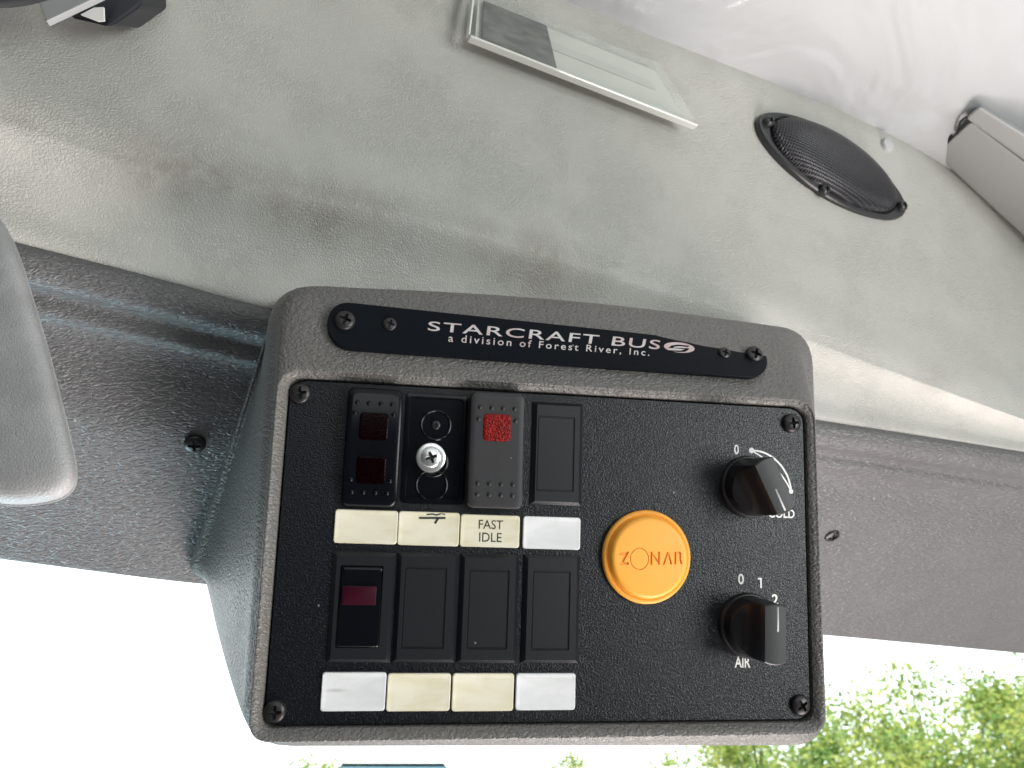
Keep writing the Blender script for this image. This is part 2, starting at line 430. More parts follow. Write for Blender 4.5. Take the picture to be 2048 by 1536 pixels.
# ------------------------------------------------------------------ ceiling edge, fold, header: curves read across the cab
ZC = 0.42
def ceil_d(py): return ZC / (math.cos(PITCH) * (768 - py) / FPX + math.sin(PITCH))
EDGE = [(-700, -690), (-400, -580), (0, -435), (400, -290), (800, -140), (1150, 0), (1330, 76), (1500, 150), (1660, 222), (1800, 290), (2048, 440), (2500, 720)]
FOLD = [(-700, -30), (-400, 80), (0, 222), (250, 308), (450, 348), (700, 398), (900, 440), (1100, 500), (1300, 556), (1500, 622), (1700, 700), (2048, 832), (2500, 985)]
TOP = [(-700, 305), (-400, 378), (50, 490), (300, 553), (550, 622), (1000, 722), (1300, 784), (1640, 842), (1850, 873), (2048, 905), (2500, 970)]
BOT = [(-700, 1022), (-400, 1068), (0, 1120), (350, 1165), (800, 1205), (1300, 1242), (1655, 1272), (2048, 1308), (2500, 1350)]
DTOP = [(-700, 0.275), (-400, 0.300), (50, 0.335), (550, 0.385), (1000, 0.420), (1640, 0.468), (2048, 0.495), (2500, 0.525)]
HBOT = 0.110
def h_of(py, d): return d * (math.cos(PITCH) * (768 - py) / FPX + math.sin(PITCH))
def d_for_h(py, h): return h / (math.cos(PITCH) * (768 - py) / FPX + math.sin(PITCH))
XS = [-700 + 25 * i for i in range(129)]
rows = []
def lin(a, b_, u): return a + (b_ - a) * u
cols = []
for px in XS:
    e = at(px, smooth_tab(EDGE, px), ceil_d(smooth_tab(EDGE, px)))
    dt = smooth_tab(DTOP, px)
    f = at(px, smooth_tab(FOLD, px), dt - 0.008)
    tp = at(px, smooth_tab(TOP, px), dt)
    cols.append((e, f, tp))
NV = 64
verts = []; faces = []
nrm_back = Vector((0, 1, 0))
for e, f, tp in cols:
    down = (tp - f)
    ctl = []
    out = Vector((0, -0.93, -0.37))                       # into the cab
    path = [e + Vector((0, 0.004, 0.03))] + [e.lerp(f, u) + out * (-0.010 * math.sin(math.pi * u)) for u in (0, .2, .4, .6, .8, .93)] + \
           [f + out * -0.0035] + [f.lerp(tp, u) + out * (-0.007 * math.sin(math.pi * u)) for u in (.12, .4, .7, 1.0)] + [tp + down * 0.03 + (tp - EYE).normalized() * 0.016]
    for j in range(NV): verts.append(catmull(path, j / (NV - 1)))
for i in range(len(cols) - 1):
    for j in range(NV - 1):
        a = i * NV + j; faces.append((a, a + NV, a + NV + 1, a + 1))
stains = []; specks = []
def vin(px, py):
    dt = smooth_tab(DTOP, px); fy = smooth_tab(FOLD, px); ey = smooth_tab(EDGE, px); ty = smooth_tab(TOP, px)
    if py < fy: d = lin(ceil_d(ey), dt - 0.008, (py - ey) / (fy - ey))
    else: d = lin(dt - 0.008, dt, (py - fy) / (ty - fy))
    return at(px, py, d)
rs_ = random.Random(4)
for k in range(22):
    px = rs_.uniform(290, 1180); stains.append((vin(px, smooth_tab(FOLD, px) + rs_.uniform(-6, 60) * (0.4 + px / 1400)), rs_.uniform(0.010, 0.028), rs_.uniform(0.22, 0.5)))
for px, py, r, a in ((325, 335, 0.009, 0.75), (335, 325, 0.005, 0.6), (445, 345, 0.010, 0.5), (40, 240, 0.012, 0.22), (1170, 560, 0.02, 0.2), (1870, 750, 0.02, 0.25)):
    stains.append((vin(px, py), r, a))
for px, py, r in ((118, 200, .0011), (457, 231, .0011), (431, 205, .0008), (322, 312, .0012), (312, 303, .0008), (447, 305, .0009), (442, 316, .0010), (430, 333, .0009), (447, 337, .0014),
                  (460, 333, .0008), (470, 352, .0009), (323, 338, .0013), (478, 362, .0010), (1560, 515, .0008)):
    specks.append((vin(px, py), r))
build_vinyl(stains, specks)
head = mesh('headliner', verts, faces, M_vinyl)
so = head.modifiers.new('thickness', 'SOLIDIFY'); so.thickness = 0.006; so.offset = -1
tag(head, 'padded grey vinyl headliner above the windshield, creased and stained brown along its fold', 'headliner')
BV = BVHTree.FromPolygons(verts, faces)
def on_vinyl(px, py):
    d = (at(px, py, 1.0) - EYE).normalized()
    loc, n, i, dist = BV.ray_cast(EYE, d)
    if n.dot(d) > 0: n = -n
    return loc, n

# ceiling: a gently sagging white sheet running back over the camera
cv = []; cf = []
nx, ny = 60, 60
for i in range(nx + 1):
    for j in range(ny + 1):
        u = i / nx; w = j / ny
        x = -0.9 + 2.6 * u
        # front edge tucked behind the vinyl
        y1 = 0.62 + 0.0 * x
        y = y1 - 2.6 * w * w if w > 0 else y1
        cv.append((x, y, EYE.z + ZC + 0.003 - 0.006 * math.sin(9 * x + 4 * y) * min(1, w * 8)))
for i in range(nx):
    for j in range(ny):
        a = i * (ny + 1) + j; cf.append((a, a + 1, a + ny + 2, a + ny + 1))
ce = mesh('ceiling', cv, cf, M_ceiling)
so = ce.modifiers.new('thickness', 'SOLIDIFY'); so.thickness = 0.01; so.offset = 1
tag(ce, kind='structure')

# ------------------------------------------------------------------ windshield header trim
PROF = [(0.002, -9), (0.0, 1.0), (0.02, 6.0), (0.05, 8.0), (0.075, 7.2), (0.10, 3.2), (0.12, 1.8), (0.14, 3.6), (0.16, 4.2), (0.19, 1.6), (0.24, 1.4), (0.30, 4.2), (0.36, 6.6), (0.42, 7.8), (0.48, 7.2), (0.56, 5.6), (0.66, 3.8), (0.8, 1.9), (0.9, 0.9), (0.985, 0.2), (1.0, -0.8), (1.012, -4), (1.0, -9)]
tv = []; tf = []; XT = [-700 + 20 * i for i in range(161)]
hdr_bot = []
for px in XT:
    yt = smooth_tab(TOP, px); dt = smooth_tab(DTOP, px); yb = smooth_tab(BOT, px)
    tp = at(px, yt, dt); bt = at(px, yb, d_for_h(yb, HBOT))
    hdr_bot.append(bt)
    ax = bt - tp
    nrm = Vector((0.22, -0.80, -0.56)).normalized(); nrm = (nrm - ax * (nrm.dot(ax) / ax.length_squared)).normalized()
    pts = [tp + ax * s + nrm * (o_ * 0.001) for s, o_ in PROF]
    for j in range(100): tv.append(catmull(pts, j / 99))
for i in range(len(XT) - 1):
    for j in range(99):
        a = i * 100 + j; tf.append((a, a + 100, a + 101, a + 1))
trim = mesh('windshield_trim', tv, tf, M_trim)
so = trim.modifiers.new('thickness', 'SOLIDIFY'); so.thickness = 0.003; so.offset = -1
tag(trim, 'dark grey grained plastic trim along the top of the windshield, behind the console', 'trim')
BT = BVHTree.FromPolygons(tv, tf)
def on_trim(px, py):
    d = (at(px, py, 1.0) - EYE).normalized()
    loc, n, i, dist = BT.ray_cast(EYE, d)
    if n.dot(d) > 0: n = -n
    return loc, n

# windshield glass, from under the header down and forward
gv = []; gf = []
for i, p in enumerate(hdr_bot[::4]):
    q = p + Vector((0, 0.012, 0.004))
    for j in range(9):
        u = j / 8
        gv.append(q + Vector((0, 0.55 * u + 0.05 * math.sin(math.pi * u), -0.95 * u)))
ng = len(hdr_bot[::4])
for i in range(ng - 1):
    for j in range(8):
        a = i * 9 + j; gf.append((a, a + 9, a + 10, a + 1))
gl = mesh('windshield', gv, gf, M_glass)
so = gl.modifiers.new('thickness', 'SOLIDIFY'); so.thickness = 0.005
tag(gl, 'clear windshield glass below the dark trim, bright with sky and treetops', 'windshield')

# ------------------------------------------------------------------ screws
def screw_mesh(name, R, Hh, main, recess, flat=0.45):
    rings = 18; seg = 64; v = []; f = []; fm = []
    def ht(r): return Hh * (flat + (1 - flat) * math.sqrt(max(0, 1 - (r / R) ** 2.2)))
    w, l = R * 0.13, R * 0.56
    def cross(x, y):
        ax, ay = abs(x), abs(y)
        return (ax < w * (1.25 - 0.4 * ay / l) and ay < l) or (ay < w * (1.25 - 0.4 * ax / l) and ax < l)
    v.append(Vector((0, 0, ht(0) - Hh * 0.75)))
    for i in range(1, rings + 1):
        r = R * i / rings
        for k in range(seg):
            a = 2 * math.pi * k / seg; x, y = r * math.cos(a), r * math.sin(a)
            v.append(Vector((x, y, ht(r) - (Hh * 0.75 * (1 - 0.6 * r / l) if cross(x, y) else 0))))
    for k in range(seg): v.append(Vector((R * math.cos(2 * math.pi * k / seg), R * math.sin(2 * math.pi * k / seg), -0.3)))
    def idx(i, k): return 0 if i == 0 else 1 + (i - 1) * seg + k % seg
    for i in range(rings + 1):
        for k in range(seg):
            q = (0, idx(1, k), idx(1, k + 1)) if i == 0 else (idx(i, k), idx(i + 1, k), idx(i + 1, k + 1), idx(i, k + 1))
            f.append(q)
            c = sum((v[j] for j in q), Vector()) / len(q)
            fm.append(1 if i < rings and cross(c.x, c.y) else 0)
    o = mesh(name, v, f, None, None, True, 0.001, [main, recess], fm, 50)
    me = o.data; bpy.data.objects.remove(o)
    return me
ME_SCREW = screw_mesh('screw', 3.9, 2.6, M_screw, M_slot)
ME_SMALL = screw_mesh('rivet', 2.7, 1.5, M_screw, M_slot)
ME_BIG = screw_mesh('screw', 5.3, 3.0, M_screw, M_slot, 0.3)
ME_ZINC = screw_mesh('screw', 3.8, 1.5, M_zinc, M_slot, 0.35)
def place(name, me, parent, M):
    o = bpy.data.objects.new(name, me); COL.objects.link(o)
    if parent: o.parent = parent
    o.matrix_local = M
    return o
def frame_at(p, n, spin=0.0):
    return Matrix.Translation(p) @ n.to_track_quat('Z', 'Y').to_matrix().to_4x4() @ Matrix.Rotation(spin, 4, 'Z')
p, n = on_trim(390, 886)
s1 = place('screw', ME_BIG, trim, frame_at(p, n, 0.2))
p, n = on_trim(1664, 1072)
s2 = place('screw', ME_BIG, trim, frame_at(p - n * 0.0012, n, 0.4))

# ------------------------------------------------------------------ overhead console
con = empty('overhead_console', PANEL, 'dark grey moulded console of switches and knobs hanging over the windshield', 'control console')
PW, PH = 210.0, 124.6
def quad_ring(c, rad, z=None, n=7, per=14, top_bulge=0.0):
    """closed ring through four corners TL TR BR BL (Vectors, mm) with rounded corners; fixed point count"""
    out = []
    ids = [3, 2, 1, 0]                                 # BL, BR, TR, TL counter-clockwise
    P_ = [c[i] for i in ids]; R_ = [rad[i] for i in ids]
    starts = []
    for i in range(4):
        p = P_[i]; a = P_[i - 1]; b_ = P_[(i + 1) % 4]
        ra = min(R_[i], (a - p).length * 0.48, (b_ - p).length * 0.48)
        starts.append((p + (a - p).normalized() * ra, p, p + (b_ - p).normalized() * ra))
    for i in range(4):
        s, m_, e = starts[i]
        for k in range(n + 1):
            u = k / n
            out.append(s.lerp(m_, u).lerp(m_.lerp(e, u), u) * 0.75 + (s * (1 - u) + e * u) * 0.25 if False else (s * (1 - u) ** 2 + m_ * 2 * u * (1 - u) + e * u * u))
        s2_ = starts[(i + 1) % 4][0]
        for k in range(1, per):
            u = k / per; q = e.lerp(s2_, u)
            if i == 2 and top_bulge: q = q + Vector((0, top_bulge * math.sin(math.pi * u), 0))
            out.append(q)
    return out
def off(d, z, top=None, ztl=None, ztr=None):
    t_ = d if top is None else top
    return [Vector((-d, PH + t_, z if ztl is None else ztl)), Vector((PW + d, PH + t_, z if ztr is None else ztr)), Vector((PW + d, -d, z)), Vector((-d, -d, z))]
def pv(px, py, z): return pl(px, py, z)
E_ = [pv(563, 578, -3), pv(1606, 672, -18), pv(1643, 1470, 1.4), pv(500, 1476, 1.2)]
F_ = [pv(547, 566, -9), pv(1622, 660, -24), pv(1652, 1484, -3.5), pv(484, 1488, -5)]
G_ = [pv(542, 564, -17), pv(1620, 660, -31), pv(1651, 1483, -11), pv(473, 1482, -15)]
def pw(px, py, d): return PINV @ at(px, py, d) * 1000
H_ = [pw(560, 585, 0.372), pw(1560, 700, 0.455), pw(1560, 1245, 0.545), pw(374, 1154, 0.433)]
I_ = [pw(560, 590, 0.40), pw(1560, 705, 0.48), pw(1560, 1235, 0.57), pw(374, 1148, 0.45)]
def side(u, sink):
    q_ = [g_.lerp(h_, u) for g_, h_ in zip(G_, H_)]
    for i_ in (0, 3): q_[i_] = q_[i_] + Vector((0, 0, sink))
    return q_
ctl = [quad_ring(off(0.6, -4), [7, 7, 5, 5]), quad_ring(off(0.7, 0.3), [7, 7, 5, 5]), quad_ring(off(1.2, 1.4), [7, 7, 5, 5]),
       quad_ring(off(3.0, 3.0, 3.0, 3.2, 2.2), [9, 9, 7, 7]), quad_ring(off(4.8, 3.3, 6.5, 3.6, 1.0), [10, 10, 8, 8]),
       quad_ring(E_, [16, 16, 13, 14], top_bulge=1.5), quad_ring(F_, [20, 18, 15, 18], top_bulge=3.0), quad_ring(G_, [20, 18, 15, 18], top_bulge=3.0),
       quad_ring(side(0.22, 1.0), [20, 16, 14, 18]), quad_ring(side(0.48, -3), [18, 14, 12, 18]), quad_ring(side(0.72, -10), [16, 14, 12, 18]), quad_ring(side(0.88, -11), [14, 14, 12, 18]), quad_ring(H_, [12, 12, 12, 12]), quad_ring(I_, [12, 12, 12, 10])]
rings = [[catmull([c[k] for c in ctl], i / 66) for k in range(len(ctl[0]))] for i in range(67)]
v, f = loft(rings, cap0=False, cap1=False)
mesh('housing', v, f, M_housing, con, True, 0.001)

mb = MB()
v, f = stack(0, PW, 0, PH, [(0, -2.5, 6), (0, -0.25, 6), (0.25, 0.0, 6)]); mb.add(v, f)
plate = mb.build('switch_plate', M_plate, con)
for px, py, a in ((600, 786, 0.15), (1585, 846, 0.12), (1603, 1411, 0.6), (549, 1424, 0.0)):
    c = pl(px, py, 1.5)
    place('screw', ME_SCREW, plate, Matrix.Translation((c.x * .001, c.y * .001, 0)) @ Matrix.Rotation(a, 4, 'Z'))
# printed figures round the knobs
mb = MB()
K1 = (185.0, 91.0); K2 = (184.0, 36.0)
def char(s, px, py, w, h, bold=0.02):
    c = pl(px, py); text_box(mb, s, c.x, c.y, w, h, 0.0, bold, 0.0, 0.06)
char('0', 1473, 899, 2.1, 4.0); char('COLD', 1563, 1027, 11.6, 3.6)
char('0', 1482, 1158, 2.5, 4.2); c1_ = pl(1520, 1166); mb.add([Vector((c1_.x + x, c1_.y + y, 0.06)) for x, y in ((0.05, -2), (0.75, -2), (0.75, 2), (-0.95, 2), (-0.95, 1.4), (0.05, 1.4))], [(0, 1, 2, 5), (2, 3, 4, 5)]); char('2', 1550, 1199, 2.7, 4.2); char('AIR', 1485, 1324, 6.6, 4.2)
mb.build('lettering', M_white, plate)
mb = MB()
def ribbon(pts, w0, w1=None):
    v = []; f = []
    for i, p in enumerate(pts):
        a = pts[max(i - 1, 0)]; c = pts[min(i + 1, len(pts) - 1)]
        t_ = (c - a).normalized(); nn_ = Vector((-t_.y, t_.x, 0)); w = (w0 + ((w1 or w0) - w0) * i / (len(pts) - 1)) / 2
        v += [p + nn_ * w + Vector((0, 0, 0.06)), p - nn_ * w + Vector((0, 0, 0.06))]
    for i in range(len(pts) - 1): f.append((2 * i, 2 * i + 1, 2 * i + 3, 2 * i + 2))
    mb.add(v, f)
A0 = pl(1503, 901); A1 = pl(1582, 983)
def bez(a, c1, c2, e, n=24): return [a * (1 - u) ** 3 + c1 * 3 * u * (1 - u) ** 2 + c2 * 3 * u * u * (1 - u) + e * u ** 3 for u in [i / n for i in range(n + 1)]]
A0.z = A1.z = 0
ribbon(bez(A0, A0 + Vector((9, 0.6, 0)), A1 + Vector((-0.3, 9, 0)), A1), 0.75)
ribbon(bez(A0, A0 + Vector((5, -2.5, 0)), A1 + Vector((-4, 9, 0)), A1), 0.65)
for A in (A0, A1):
    r_ = 1.15 if A is A0 else 0.95
    mb.add([A + Vector((r_ * math.cos(k * math.pi / 8), r_ * math.sin(k * math.pi / 8), 0.07)) for k in range(16)], [tuple(range(16))])
mb.build('dial_arc', M_white, plate)

# name plate ------------------------------------------------------
NP = [pl(655, 600, 1.2), pl(1535, 693, -13.5), pl(1535, 757, 1.6), pl(655, 694, 4.8)]
def nst(s, t_):   # s along, t from top
    return NP[0].lerp(NP[1], s).lerp(NP[3].lerp(NP[2], s), t_)
NN = (NP[1] - NP[0]).cross(NP[0] - NP[3]).normalized()
if NN.z < 0: NN = -NN
def nst_px(px, py):
    s = (px - 655) / 880.0
    yt = 600 + 93 * s; yb = 694 + 63 * s
    return s, (py - yt) / (yb - yt)
mb = MB()
out = rrect(0, 188, 0, 18, 8.6, 0, 8)
def npl(x, y, h): return nst(x / 188.0, 1 - y / 18.0) + NN * h
outx = []
for p in out: outx.append(p)
dense = []
for i, p in enumerate(outx):
    q = outx[(i + 1) % len(outx)]; k = max(1, int((q - p).length / 8))
    for j in range(k): dense.append(p.lerp(q, j / k))
def shrink(pts, e):
    return [Vector((94 + (p.x - 94) * (1 - e / 94), 9 + (p.y - 9) * (1 - e / 9), 0)) for p in pts]
v, f = loft([[npl(p.x, p.y, -2.6) for p in dense], [npl(p.x, p.y, -0.25) for p in dense], [npl(p.x, p.y, 0.0) for p in shrink(dense, 0.25)]], cap1=False)
mb.add(v, f)
xs_ = [0.25 + 187.5 * (0.5 - 0.5 * math.cos(math.pi * k / 80)) for k in range(81)]
v = []; f = []
for x in xs_:
    e = min(x - 0.2, 187.8 - x); hh = 8.75 if e > 8.4 else math.sqrt(max(0.02, 8.4 ** 2 - (8.4 - e) ** 2)) + 0.35
    for k in range(9): v.append(npl(x, 9 + hh * (k / 4 - 1), 0.0))
for i in range(80):
    for k in range(8): a = i * 9 + k; f.append((a, a + 9, a + 10, a + 1))
mb.add(v, f)
name = mb.build('name_plate', M_name, con)
def nscrew(nm, me, px, py):
    s, t_ = nst_px(px, py); p = nst(s, t_) * 0.001
    place(nm, me, name, frame_at(p, NN, 0.1))
nscrew('screw', ME_SCREW, 686, 643); nscrew('rivet', ME_SMALL, 767, 649)
nscrew('rivet', ME_SMALL, 1438, 707); nscrew('screw', ME_SCREW, 1503, 711)
mb = MB()
def ntext(s, c, bold, space=1.0):
    v, f = text_mesh(s, bold=bold, space=space)
    q = [nst_px(*k) for k in c]      # TL TR BR BL
    o_ = []
    for p in v:
        u, w = p.x, 1 - p.y
        s_ = (q[0][0] * (1 - u) + q[1][0] * u) * (1 - w) + (q[3][0] * (1 - u) + q[2][0] * u) * w
        t_ = (q[0][1] * (1 - u) + q[1][1] * u) * (1 - w) + (q[3][1] * (1 - u) + q[2][1] * u) * w
        o_.append(nst(s_, t_) + NN * 0.08)
    mb.add(o_, f)
ntext('STARCRAFT BUS', ((838, 641), (1300, 679), (1298, 698), (837, 660)), 0.006, 1.12)
ntext('a division of Forest River, Inc.', ((877, 667), (1278, 698), (1278, 713), (877, 685)), 0.008, 1.35)
mb.build('lettering', M_foil, name)
mb = MB()
def npt(px, py, h): s, t_ = nst_px(px, py); return nst(s, t_) + NN * h
ring = [npt(1340 + 33 * math.cos(2 * math.pi * k / 48), 694 + 3.4 * math.cos(2 * math.pi * k / 48) - 10.5 * math.sin(2 * math.pi * k / 48), 0.08) for k in range(48)]
mb.add(ring, [tuple(range(48))], 0)
def sw(pts): mb.add([npt(x, y, 0.13) for x, y in pts], [tuple(range(len(pts)))], 1)
sw([(1317, 695), (1322, 690.0), (1336, 688), (1362, 690.5), (1358, 693.2), (1338, 691.2), (1329, 692.5), (1327, 695.5)])
sw([(1318, 699.5), (1344, 700.5), (1351, 697.8), (1352, 695.2), (1361, 696), (1360, 699.2), (1352, 703.0), (1340, 703.4), (1318, 701.5)])
sw([(1327, 695.5), (1330, 694.4), (1352, 695.2), (1350, 697.2)])
mb.build('emblem', None, name, False, mats=[M_foil, M_name])

# switches --------------------------------------------------------
COLX = [20.2, 44.1, 67.9, 91.7]           # left edges of the four columns
def pxbox(px0, py0, px1, py1, z):
    a = pl(px0, py0, z); c = pl(px1, py1, z); return a.x, c.x, c.y, a.y
def bump_dot(mb, x, y, z, r, mi=0):
    v, f = lathe([(r, -0.2), (r * 0.93, r * 0.28), (r * 0.7, r * 0.55), (r * 0.35, r * 0.72), (0.02, r * 0.78)], 16, (x, y, z)); mb.add(v, f, mi)
def rocker(cx, cy, w, h, zf, m, dots, lenses, label):
    mb = MB()
    x0, x1, y0, y1 = cx - w / 2, cx + w / 2, cy - h / 2, cy + h / 2
    prof = [(0, 0, 2.6), (0, 1.0, 2.6)]
    prof = [(0.2, -9.0, 2.6), (0.0, -1.2, 2.6), (0.35, -0.35, 2.6), (1.0, 0, 2.3)] + [(1.0 + k * (w / 2 - 1.02) / 6, 0, 2.3) for k in range(1, 7)]
    def z2(x, y): return zf(y - cy)
    rs = []
    for ins, z, r in prof:
        # long sides need enough points for the bent profile
        ring = rrect(x0 + ins, x1 - ins, y0 + ins, y1 - ins, r, z, 5)
        d_ = []
        for i, p in enumerate(ring):
            q = ring[(i + 1) % len(ring)]; kk = 12 if i in (5, 17) else 1
            for j in range(kk): d_.append(p.lerp(q, j / kk))
        for p in d_: p.z += z2(p.x, p.y) if z > -5 else 6
        rs.append(d_)
    v, f = loft(rs, cap1=False); mb.add(v, f)
    for dx, dy in dots: bump_dot(mb, cx + dx, cy + dy, zf(dy), 0.95)
    o = mb.build('rocker_switch', m, con)
    o['label'] = label
    for dx, dy, lw, lh, lm, rr in lenses:
        lb = MB()
        v, f = stack(cx + dx - lw / 2, cx + dx + lw / 2, cy + dy - lh / 2, cy + dy + lh / 2, [(0, -0.5, rr), (0, 0.25, rr), (0.3, 0.4, rr), (0.8, 0.42, rr)], zf=lambda x, y: zf(y - cy))
        lb.add(v, f); lb.build('lens', lm, o)
    return o
# first: both ends lit by windows, glossy, balanced; third: pushed in at the bottom
c = pl(745, 893, 6.0)
rocker(c.x, c.y, 20.6, 44.6, lambda y: 6.0 - 0.0035 * y * y + 0.03 * y, M_gloss,
       [(dx, 16.3) for dx in (-6.6, -2.3, 2.1, 6.4)] + [(-7.2, 12.4), (7.2, 12.4), (-7.2, -12.4), (7.2, -12.4)] + [(dx, -17.0) for dx in (-6.6, -2.3, 2.1, 6.4)],
       [(0, 7.6, 10.6, 10.2, M_dred, 1.4), (0, -8.8, 10.6, 10.2, M_dred, 1.4)], 'glossy black rocker switch with two dark red windows and raised dots')
c = pl(993, 899, 6.5)
rocker(c.x, c.y, 21.4, 44.6, lambda y: 6.5 + 0.002 * y * y - 0.05 * y, M_matt,
       [(dx, 16.0) for dx in (-6.8, -2.3, 2.2, 6.7)] + [(-7.2, 11.4), (7.2, 11.4)] + [(dx, -13.2) for dx in (-6.8, -2.3, 2.2, 6.7)] + [(dx, -17.3) for dx in (-6.8, -2.3, 2.2, 6.7)],
       [(0, 8.4, 10.6, 10.4, M_red, 1.6)], 'worn charcoal rocker switch with one bright red lens')
# second: rocker missing, works bared
mb = MB()
x0, x1, y0, y1 = pxbox(812, 784, 928, 1010, 0.5)
v, f = stack(x0, x1, y0, y1, [(0, -0.5, 2), (0, 0.7, 2), (0.8, 0.9, 2), (1.8, 0.9, 1.5), (2.0, 0.15, 1.5)]); mb.add(v, f)
def ringt(cx, cy, R, r, z, n=40):
    path = [Vector((cx + R * math.cos(2 * math.pi * k / n), cy + R * math.sin(2 * math.pi * k / n), z)) for k in range(n + 1)]
    v, f = tube(path, r, 6); mb.add(v, f)
ct = pl(872, 850, 0.8); cl = pl(866, 945, 0.8); cb = pl(864, 965, 0.8)
ringt(ct.x, ct.y, 5.6, 0.45, 0.4); ringt(cl.x, cl.y + 4, 5.4, 0.4, 0.4); ringt(cb.x, cb.y - 1, 5.8, 0.4, 0.4)
base = mb.build('switch_base', M_gloss, con); base['label'] = 'bare black switch base with its rocker missing and a shiny screw'
place('pivot', ME_SMALL, base, Matrix.Translation((ct.x * .001, ct.y * .001, 0.0003)) @ Matrix.Scale(0.65, 4))
cs = pl(862, 915, 8.5)
mb = MB(); v, f = lathe([(2.6, -8.2), (2.6, -0.5), (3.4, 0.0)], 24); mb.add(v, f)
v, f = lathe([(3.4, -0.9), (5.3, -0.9), (5.6, -0.5), (5.4, -0.1), (4.6, 0.15), (3.7, 0.1)], 32); mb.add(v, f)
sk = mb.build('screw_shank', M_zinc, None); me = sk.data; bpy.data.objects.remove(sk)
zs = place('screw', ME_ZINC, base, Matrix.Translation((cs.x * .001, cs.y * .001, 0.0083)) @ Matrix.Rotation(0.35, 4, 'Z'))
zs['label'] = 'bright zinc screw sticking out of the bare switch base'
sh = place('shank', me, base, Matrix.Translation((cs.x * .001, cs.y * .001, 0.0083)))

def blank(x0, x1, y0, y1, ix0, ix1, iy0, iy1, name='blanking_plate', inner=True):
    mb = MB()
    rs = [rrect(x0, x1, y0, y1, 0.3, -0.4, 2), rrect(x0, x1, y0, y1, 0.3, 0.5, 2), rrect(x0 + 1.5, x1 - 1.5, y0 + 1.3, y1 - 1.3, 0.3, 2.2, 2)]
    d = 0.0
    rs += [rrect(ix0, ix1, iy0, iy1, 0.4, 2.2, 2)]
    if inner: rs += [rrect(ix0 + .12, ix1 - .12, iy0 + .12, iy1 - .12, 0.4, 1.75, 2), rrect(ix0 + .5, ix1 - .5, iy0 + .5, iy1 - .5, 0.4, 1.75, 2), rrect(ix0 + .7, ix1 - .7, iy0 + .7, iy1 - .7, 0.4, 2.0, 2)]
    else: rs += [rrect(ix0 + .1, ix1 - .1, iy0 + .1, iy1 - .1, 0.4, 0.6, 2)]
    v, f = loft(rs); mb.add(v, f)
    return mb.build(name, M_black, con, sharp=20)
def blank_px(px, name='blanking_plate', inner=True):
    (ax, ay, bx, by), (cx, cy, dx, dy) = px
    x0, x1, y0, y1 = pxbox(ax, ay, bx, by, 0.6); i0, i1, j0, j1 = pxbox(cx, cy, dx, dy, 2.1)
    return blank(x0, x1, y0, y1, i0, i1, j0, j1, name, inner)
b1 = blank_px(((1066, 803, 1162, 1012), (1075, 831, 1147, 985)))
b1['label'] = 'blanking plate at the end of the upper switch row'
r3 = blank_px(((667, 1103, 780, 1325), (681, 1130, 758, 1296)), 'rocker_switch', False)
r3['label'] = 'framed black rocker switch with a wine red bar window'
for q in (((796, 1104, 909, 1325), (809, 1134, 887, 1298)), ((922, 1107, 1032, 1326), (938, 1139, 1014, 1299)), ((1048, 1109, 1156, 1326), (1065, 1141, 1138, 1301))):
    blank_px(q)
# actuator of the framed rocker
i0, i1, j0, j1 = pxbox(683, 1132, 757, 1294, 2.5)
mb = MB()
cyy = (j0 + j1) / 2
def rk(x, y): u = (y - cyy) / (j1 - cyy); return (0.7 - 0.9 * max(0, u - 0.42) * 1.2) if u > 0.42 else 0.7 + 0.5 * (0.42 - u)
rs = []
for ins, z in ((0, -1.6), (0, 1.1), (0.35, 1.45)) + tuple((0.35 + k * 1.0, 1.5) for k in range(1, 6)):
    ring = rrect(i0 + ins, i1 - ins, j0 + ins, j1 - ins, 0.5, z, 2); d_ = []
    for i, p in enumerate(ring):
        q = ring[(i + 1) % len(ring)]; kk = 14 if i in (2, 8) else 1
        for j in range(kk): d_.append(p.lerp(q, j / kk))
    for p in d_: p.z += rk(p.x, p.y)
    rs.append(d_)
v, f = loft(rs); mb.add(v, f); mb.build('actuator', M_gloss, r3)
a0, a1, c0, c1 = pxbox(685, 1172, 751, 1211, 3.0)
mb = MB(); v, f = stack(a0, a1, c0, c1, [(0, 1.6, .3), (0, 2.7, .3), (0.2, 2.8, .3)]); mb.add(v, f); mb.build('lens', M_wine, r3)

# label plates ----------------------------------------------------
LAB = []
def label_plate(px, m, lab, dirt=None):
    x0, x1, y0, y1 = pxbox(*px, 1.0)
    mb = MB(); v, f = stack(x0, x1, y0, y1, [(0, -0.3, 1.1), (0, 0.8, 1.1), (0.25, 1.05, 1.1), (0.9, 1.0, 0.8), (1.4, 0.9, 0.6)]); mb.add(v, f)
    o = mb.build('label_plate', m, con)
    if lab: o['label'] = lab
    return o, (x0, x1, y0, y1)
label_plate((671, 1018, 793, 1089), M_cream, 'blank cream label plate under the glossy rocker switch')
o2, q2 = label_plate((798, 1022, 917, 1093), M_cream, 'cream label plate with a black pen mark on its top edge')
o3, q3 = label_plate((922, 1028, 1038, 1096), M_cream, 'cream label plate lettered FAST IDLE')
label_plate((1047, 1032, 1160, 1100), M_milk, 'milk white label plate at the end of the upper row')
label_plate((645, 1345, 769, 1422), M_smear, 'milk white label plate with a grey smear, lower left')
label_plate((776, 1347, 899, 1422), M_cream, None)
label_plate((906, 1347, 1026, 1422), M_cream, None)
label_plate((1033, 1347, 1150, 1420), M_milk, 'milk white label plate at the end of the lower row')
mb = MB(); cx, cy = pl(982, 1062, 1).xy
text_box(mb, 'FAST', cx - 0.1, cy + 2.4, 9.4, 3.4, 0.92, 0.0, 0, 0.06); text_box(mb, 'IDLE', cx - 0.1, cy - 2.4, 8.7, 3.4, 0.92, 0.0, 0, 0.06)
